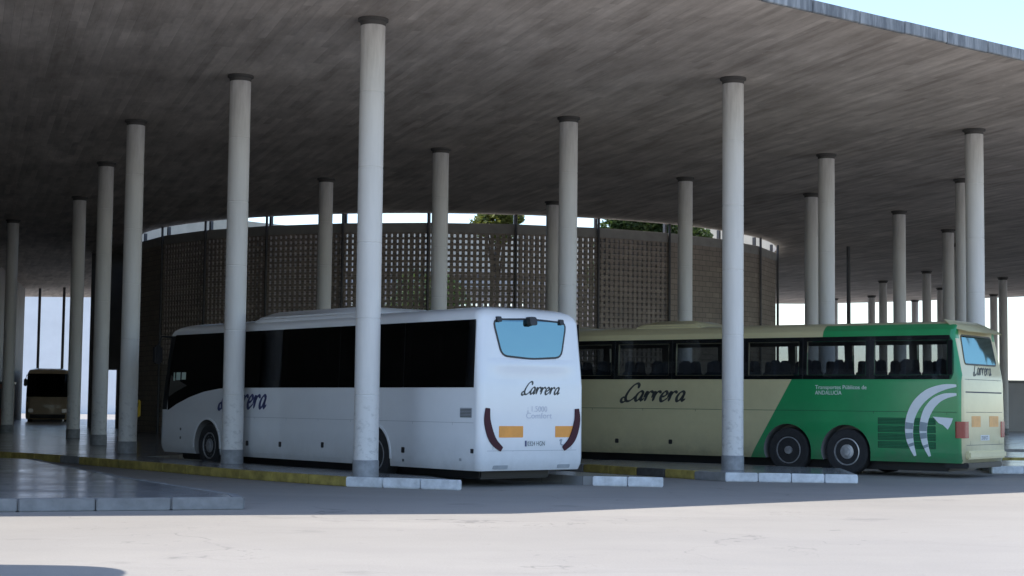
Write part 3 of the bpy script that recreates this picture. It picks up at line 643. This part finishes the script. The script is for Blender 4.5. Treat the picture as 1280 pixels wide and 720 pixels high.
# dark printed margin behind the glass edges
for fn in (G.left, G.right):
    for i in range(1, 7): G.rect('window_pillar', gc[i] - .1, gc[i] + .1, 2.16, 3.13, fn, M['black'], (.0005, .0045))
    G.rect('window_margin', .3, 12.85, 3.03, 3.13, fn, M['black'], (.0008, .005)); G.rect('window_margin', .3, 12.85, 2.16, 2.25, fn, M['black'], (.0008, .005)); G.rect('window_margin', .24, .35, 2.26, 3.02, fn, M['black'], (.0005, .0045)); G.rect('window_margin', 12.82, 12.88, 2.26, 3.02, fn, M['black'], (.0005, .0045))
rwin = G.patch('rear_window', grw, G.back, M['glass_rear']); obj('seal', MB().ribbon(grw + [grw[0]], [.035] * (len(grw) + 1), G.back, .004, .012), M['black'], rwin)
G.wrap_screen([1.4, 1.8, 2.1, 2.5, 3.1], lambda z: G.front(z) - .5, M['glass_mid'])
sp = MB().add([(.28, -1.12, 3.28), (.28, 1.12, 3.28), (-.06, 1.02, 3.2), (-.06, -1.02, 3.2), (.55, -1.0, 3.5), (.55, 1.0, 3.5), (.0, .95, 3.27), (.0, -.95, 3.27)], [(0, 1, 2, 3), (4, 5, 6, 7), (0, 1, 5, 4), (1, 2, 6, 5), (2, 3, 7, 6), (3, 0, 4, 7)])
obj('rear_spoiler', sp, M['cream_paint'], G.root, bevel=.02, smooth=40)
roof_unit(G, 'air_unit', 6.75, 8.75, .9, 3.36, 3.62, M['cream_paint'])
roof_unit(G, 'roof_hatch', 10.2, 11.4, .5, 3.44, 3.53, M['cream_paint'])
obj('lettering', script('Carrera', 1.88, lambda u, v, o: G.left(8.84 - u, 1.62 + v * .92, o)), M['letter_grey'], G.root)
for j, (tx, k) in enumerate((('Transportes Públicos de', .118), ('ANDALUCÍA', .105))):
    me = text_mesh(tx, .13, lambda x, y, o: G.left(3.52 - x * k / .118, 1.935 - j * .125 + y, o), 'lettering'); link('lettering', me, M['letter_white'], G.root)
def stripe(pts, ws):
    p = catmull(pts, 6); w_ = []
    n = len(p)
    for i in range(n):
        t = i / (n - 1) * (len(ws) - 1); k = min(int(t), len(ws) - 2); w_.append(ws[k] + (ws[k + 1] - ws[k]) * (t - k))
    st = obj('swoosh_stripe', MB().ribbon(p, w_, G.left, .0005, .0115), M['stripe'], G.root)
    for z0, z1 in ((1.06, 1.19), (.86, .95), (.66, .71)):
        q = [(a, b, w) for (a, b), w in zip(p, w_) if z0 - .04 <= b <= z1 + .04]
        if len(q) > 1: obj('stripe_block', MB().ribbon([(a, b) for a, b, w in q], [w * .96 for a, b, w in q], G.left, .0115, .013), M['stripe_grey'], st)
stripe([(.14, 2.02), (.45, 1.98), (.78, 1.85), (1.04, 1.62), (1.19, 1.34), (1.235, 1.06), (1.21, .8), (1.1, .47)], [.05, .13, .19, .21, .20, .19, .16, .05])
stripe([(.14, 1.83), (.40, 1.79), (.62, 1.68), (.79, 1.48), (.88, 1.25), (.905, 1.02), (.87, .77), (.76, .47)], [.05, .12, .17, .19, .18, .17, .14, .05])
G.patch('flag_mark', [(.68, 1.34), (.22, 1.31), (.26, 1.2), (.34, 1.06), (.45, 1.16), (.55, 1.2)], G.left, M['stripe'])
for j in range(4):
    gr = G.rect('grille', .62, 1.98, .63 + j * .175, .78 + j * .175, G.left, M['gap_green'], (0, .002), .015)
    for q in range(4): G.rect('slat', .64, 1.96, .645 + j * .175 + q * .034, .664 + j * .175 + q * .034, G.left, M['grille'], (.001, .009), parent=gr)
G.rect('panel_seam', .14, 10.2, 1.435, 1.445, G.left, M['gap_green'], (0, .0015))
for u in (.36, 2.08, 5.4, 6.7, 8.2, 9.7): G.rect('panel_seam', u, u + .01, .4, 1.435, G.left, M['gap_green'] if u < 4 else M['gap'], (0, .0012))
for u, z in ((8.96, .63), (7.4, .64)): G.rect('hatch_lock', u - .05, u + .05, z - .055, z + .055, G.left, M['black'], (0, .012), .03)
for ax in GAX:
    for sg in (1, -1): G.wheel(ax, sg, .52, M['rim_dark'] if ax == 4.24 else M['rim'], .1 if ax == 4.24 else .02)
def corner_lamp(c, sg, z0, z1, mat, su=.16, st=.3, off=.015):
    r = c.rr; hw = c.hw; p = [(su, hw + off)]
    for k in range(7): a = PI / 2 + PI / 2 * k / 6; p.append((r + (r + off) * math.cos(a), hw - r + (r + off) * math.sin(a)))
    p.append((-off, hw - st)); n = len(p)
    v = [(x, sg * y, z0) for x, y in p] + [(x, sg * y, z1) for x, y in p] + [(max(x, 0) + .03, sg * (y - .03), z0) for x, y in p] + [(max(x, 0) + .03, sg * (y - .03), z1) for x, y in p]
    f = []
    for i in range(n - 1): f += [(i, i + 1, n + i + 1, n + i), (n + i, n + i + 1, 3 * n + i + 1, 3 * n + i), (i, 2 * n + i, 2 * n + i + 1, i + 1)]
    f += [(0, n, 3 * n, 2 * n), (n - 1, 3 * n - 1, 4 * n - 1, 2 * n - 1)] + [(2 * n + i, 3 * n + i, 3 * n + i + 1, 2 * n + i + 1) for i in range(n - 1)]
    return obj('tail_lamp', MB().add(v, f), mat, c.root, smooth=35)
for sg in (1, -1): corner_lamp(G, sg, .88, 1.24, M['lamp_redder'])
G.rect('reflector', .5, 1.02, 1.12, 1.36, G.back, M['orange_pale'], r=.02); G.rect('reflector', 1.55, 2.1, 1.12, 1.36, G.back, M['orange_pale'], r=.02)
pl = G.rect('number_plate', 1.02, 1.54, .82, .94, G.back, M['plate'], r=.01)
me = text_mesh('2718 FGT', .115, lambda x, y, o: G.back(1.06 + x * .82, .838 + y, .006), 'plate_characters'); link('plate_characters', me, M['letter_grey'], pl)
obj('lettering', script('Carrera', 1.1, lambda u, v, o: G.back(.75 + u, 2.27 + v, o)), M['letter_grey'], G.root)
for z in (2.16, 1.87, 1.44, .72): G.rect('hatch_seam', .2, 2.35, z, z + (.03 if z == 1.87 else .01), G.back, M['gap'], (0, .003))
for t in (.42, 2.13): G.rect('hatch_seam', t, t + .01, .72, 2.16, G.back, M['gap'], (0, .002))
obj('rear_bumper', MB().box(-.09, .1, -1.1, 1.1, .42, .6), M['cream_paint'], G.root, bevel=.04, smooth=40)
obj('tow_bar', MB().box(-.05, .5, -.9, 1.1, .22, .34), M['black'], G.root, bevel=.02)
for sg in (1, -1): G.mirror(sg)
seat_mb = MB().box(-.02, .42, -.46, .46, 1.62, 1.76).box(-.16, -.02, -.46, .46, 1.66, 2.35)
for y in (-.24, .24): seat_mb.prism(rounded([(y - .17, 2.3), (y + .17, 2.3), (y + .14, 2.62), (y - .14, 2.62)], .09), lambda u, z, o: (o, u, z), -.15, -.04)
seat_mb.box(.0, .3, -.1, .1, 1.35, 1.62)
seat_me = seat_mb.mesh('seat', bevel=.02); seat_me.materials.append(M['seat'])
for c_, n_, dz in ((G, 14, 0), (W, 12, -.25)):
    for k in range(n_):
        for sg in (1, -1):
            o = link('seat', seat_me, None, c_.root); o.location = (.75 + k * .82, sg * .62, dz)

# --- far bus ------------------------------------------------------------------
L = 10.5; fth = math.radians(180 + 14)
fv = Vector((-math.sin(fth), math.cos(fth))); front_c = Vector((-27.2, 96.5)); pvv = Vector((math.cos(fth), math.sin(fth)))
Bc = Coach('far_bus', 'dim beige bus facing the viewer far off at the left', front_c - fv * L - pvv * 1.25, fth, L,
    [(.3, 1.2, .05, L - .05), (.4, 1.24, .01, L - .01), (.55, 1.25, 0, L), (1.3, 1.25, 0, L), (3.0, 1.2, .1, L - .25), (3.2, 1.1, .2, L - .4), (3.3, .8, .5, L - .8)], .12, .3, M['beige_paint'], 'coaches parked in the bays')
Bc.floor = 1.0; Bc.z_glass = (1.6, 2.9); Bc.hw = 1.25
Bc.body((2.6, 8.2), .48, [[(.5, 1.7), (9.0, 1.7), (9.0, 2.8), (.5, 2.8)]], None, [(-.95, 1.72), (.95, 1.72), (.9, 2.85), (-.9, 2.85)])
for fn in (Bc.left, Bc.right): Bc.rect('window', .4, 9.9, 1.6, 2.92, fn, M['glass_far'])
Bc.wrap_screen([1.62, 2.0, 2.5, 2.98], lambda z: Bc.front(z) - .34, M['glass_far'])
for sg in (1, -1):
    Bc.rect('headlight', sg * .95 - .14, sg * .95 + .14, .7, .92, Bc.nose, M['lamp_clear'], (0, .02), .04); Bc.mirror(sg)
    for ax in (2.6, 8.2): Bc.wheel(ax, sg, .48, M['rim_dark'], .02)
Bc.rect('bumper', -1.0, 1.0, .36, .6, Bc.nose, M['black'], (0, .04), .05)

# ------------------------------------------------------------------ courtyard trees
def tree(name, label, x, y, h, cr, cz, leafm, n, seed, group):
    rnd = random.Random(seed); t = thing(name, label, 'tree', (x, y, 0), rnd.uniform(0, 6), group)
    tr = MB(); tr.tube([(0, 0, -.05), (.05, .03, cz * .35), (.0, .1, cz * .75), (.05, .05, cz)], [.2, .15, .12, .06], 8)
    lobes = []
    for k in range(11):
        a = rnd.uniform(0, 6.28); e = rnd.uniform(-.5, 1.2); d = cr * rnd.uniform(.45, .85)
        p = Vector((d * math.cos(a) * math.cos(e), d * math.sin(a) * math.cos(e), cz + d * math.sin(e) * (h - cz) / cr))
        lobes.append((p, cr * rnd.uniform(.28, .5))); tr.tube([(0, .08, cz * rnd.uniform(.6, .8)), tuple(p * .5 + Vector((0, 0, cz * .42))), tuple(p)], [.06, .04, .015], 6)
    obj('trunk', tr, M['bark'], t, smooth=50)
    lf = MB()
    for _ in range(n):
        p, r_ = rnd.choice(lobes); d = Vector((rnd.gauss(0, 1), rnd.gauss(0, 1), rnd.gauss(0, .8))).normalized() * r_ * rnd.uniform(.45, 1.1) ** .6; c = p + d
        s_ = rnd.uniform(.07, .15); a = Vector((rnd.gauss(0, 1), rnd.gauss(0, 1), rnd.gauss(0, .6))).normalized(); b = a.cross(Vector((rnd.gauss(0, 1), rnd.gauss(0, 1), rnd.gauss(0, 1)))).normalized()
        lf.add([c - a * s_, c + b * s_ * .5, c + a * s_, c - b * s_ * .5], [(0, 1, 2, 3)])
    me = bpy.data.meshes.new('crown'); me.from_pydata(lf.v, [], lf.f); link('crown', me, leafm, t)
TG = 'trees inside the courtyard'
tree('courtyard_tree', 'dark leafy tree behind the lattice wall, above the gap between the coaches', 5.6, 70.4, 11.0, 3.1, 7.4, M['leaf'], 22000, 1, TG)
tree('courtyard_tree', 'small yellow-green tree showing in the slot above the lattice wall centre', -.75, 69.5, 10.6, 1.05, 9.0, M['leaf2'], 3500, 2, TG)
tree('courtyard_tree', 'yellow-green tree showing in the slot right of the dark tree', 9.0, 74.5, 9.2, 1.6, 7.0, M['leaf2'], 4000, 3, TG)
tree('courtyard_tree', 'dark tree low in the courtyard behind the lattice, left of the other trees', -4.5, 82, 8.2, 2.6, 5.4, M['leaf'], 7000, 4, TG)

# ------------------------------------------------------------------ buildings and small things around
def wall_box(name, label, cat, p0, p1, depth, z0, z1, mat, group=None):
    p0, p1 = Vector(p0), Vector(p1); d = p1 - p0
    t = thing(name, label, cat, (p0.x, p0.y, 0), math.atan2(d.y, d.x), group)
    obj('wall', MB().box(0, d.length, 0, depth, z0, z1), mat, t); return t, d.length
t, ln = wall_box('terminal_building', 'dark stone terminal wall at the far left under the canopy', 'building', (-32.6, 106), (-13.8, 20), 1, 0, HC - .01, M['dark_wall'])  # near end extended out of view to block bright reflections in the coach glass
t.location = (-32.6, 106, 0)
for k in range(11):
    u = 4 + k * 7.6; w_ = obj('window', MB().box(u, u + 4.2, -.03, .02, 1.2, 4.6), M['black'], t); obj('pane', MB().box(u + .12, u + 4.08, -.05, -.03, 1.32, 4.48), M['window_dark'], w_)
t = thing('screen_wall', 'dark wall with a narrow bright doorway between the left columns', 'wall', (-20.6, 80, 0))
obj('wall', MB().prism([(0, 0), (.84, 0), (.84, 2.95), (1.36, 2.95), (1.36, 0), (5.4, 0), (5.4, HC - .01), (0, HC - .01)], lambda u, v, o: (u, o, v), 0, .3), M['dark_wall'], t)
df = obj('door_frame', MB().prism([(.78, KZ), (.84, KZ), (.84, 2.95), (1.36, 2.95), (1.36, KZ), (1.42, KZ), (1.42, 3.01), (.78, 3.01)], lambda u, v, o: (u, o, v), -.03, -.002), M['steel'], t)
fb = [(-70, 165, 42, 13, 'pale flat-roofed building seen through the far left opening'), (24, 250, 55, 5.5, 'pale low building beyond the far right columns'), (86, 210, 60, 8, 'pale low building at the right edge beyond the canopy')]
for x, y, w_, h_, lab in fb:
    t = thing('far_building', lab, 'building', (x, y, 0), 0, 'pale buildings outside the station')
    obj('wall', MB().box(0, w_, 0, 14, 0, h_), M['pale_wall'], t); obj('roof', MB().box(-.3, w_ + .3, -.3, 14.3, h_, h_ + .4), M['concrete'], t)
    for fl in range(int(h_ // 4) if x > 0 else 0):
        for k in range(int(w_ // 4)):
            wi = obj('window', MB().box(1.2 + k * 4, 2.8 + k * 4, -.04, .04, 1.3 + fl * 4, 3.0 + fl * 4), M['mullion'], t); obj('pane', MB().box(1.28 + k * 4, 2.72 + k * 4, -.06, -.04, 1.38 + fl * 4, 2.92 + fl * 4), M['window_dark'], wi)
# grey boundary wall at the right edge
t = thing('boundary_wall', 'low grey wall with coping at the right edge behind the green coach', 'wall', (30.2, 100, 0), math.radians(8))
obj('wall', MB().box(0, 30, 0, .4, 0, 3.1), M['grey_wall'], t); obj('coping', MB().box(-.05, 30.05, -.06, .46, 3.1, 3.25), M['kerb_grey'], t)
# brown kiosk, yellow post
t = thing('kiosk', 'brown kiosk cabinet beside the leftmost column', 'kiosk', (-21.9, 70.8, KZ - .004), .2)
obj('cabinet', MB().box(-.45, .45, -.35, .35, .0, 1.95), M['kiosk'], t, bevel=.03); obj('cap', MB().box(-.5, .5, -.4, .4, 1.95, 2.05), M['black'], t); obj('front_panel', MB().box(-.34, .34, -.37, -.345, .9, 1.75), M['letter_grey'], t)
t = thing('yellow_call_post', 'small yellow box on a post behind the white coach nose', 'post', (-13.05, 57.3, KZ - .004))
obj('pole', MB().tube([(0, 0, 0), (0, 0, .9)], .04, 10), M['mullion'], t); b_ = obj('box', MB().box(-.13, .13, -.1, .1, .75, 1.35), M['yellow'], t, bevel=.04); obj('screen', MB().box(-.08, .08, -.106, -.1, 1.1, 1.25), M['black'], b_)
# unseen slab added left of the view to cast a shadow on the apron
t = thing('shadow_caster', 'unseen flat slab on two posts added left of view to cast a shadow', 'shadow_caster', (-7.9, 13.2, 0))
SZ = 5.7; rp = rounded([(-3, -2.6), (2.95, -2.6), (2.95, 2.1), (-3, 2.1)], .9, 8)
obj('roof', MB().prism(rp, lambda u, v, o: (u, v, o), SZ, SZ + .14), M['concrete'], t)
for x in (-1.6, .9): obj('post', MB().tube([(x, 0, 0), (x, 0, SZ)], .08, 12), M['steel'], t, smooth=40)
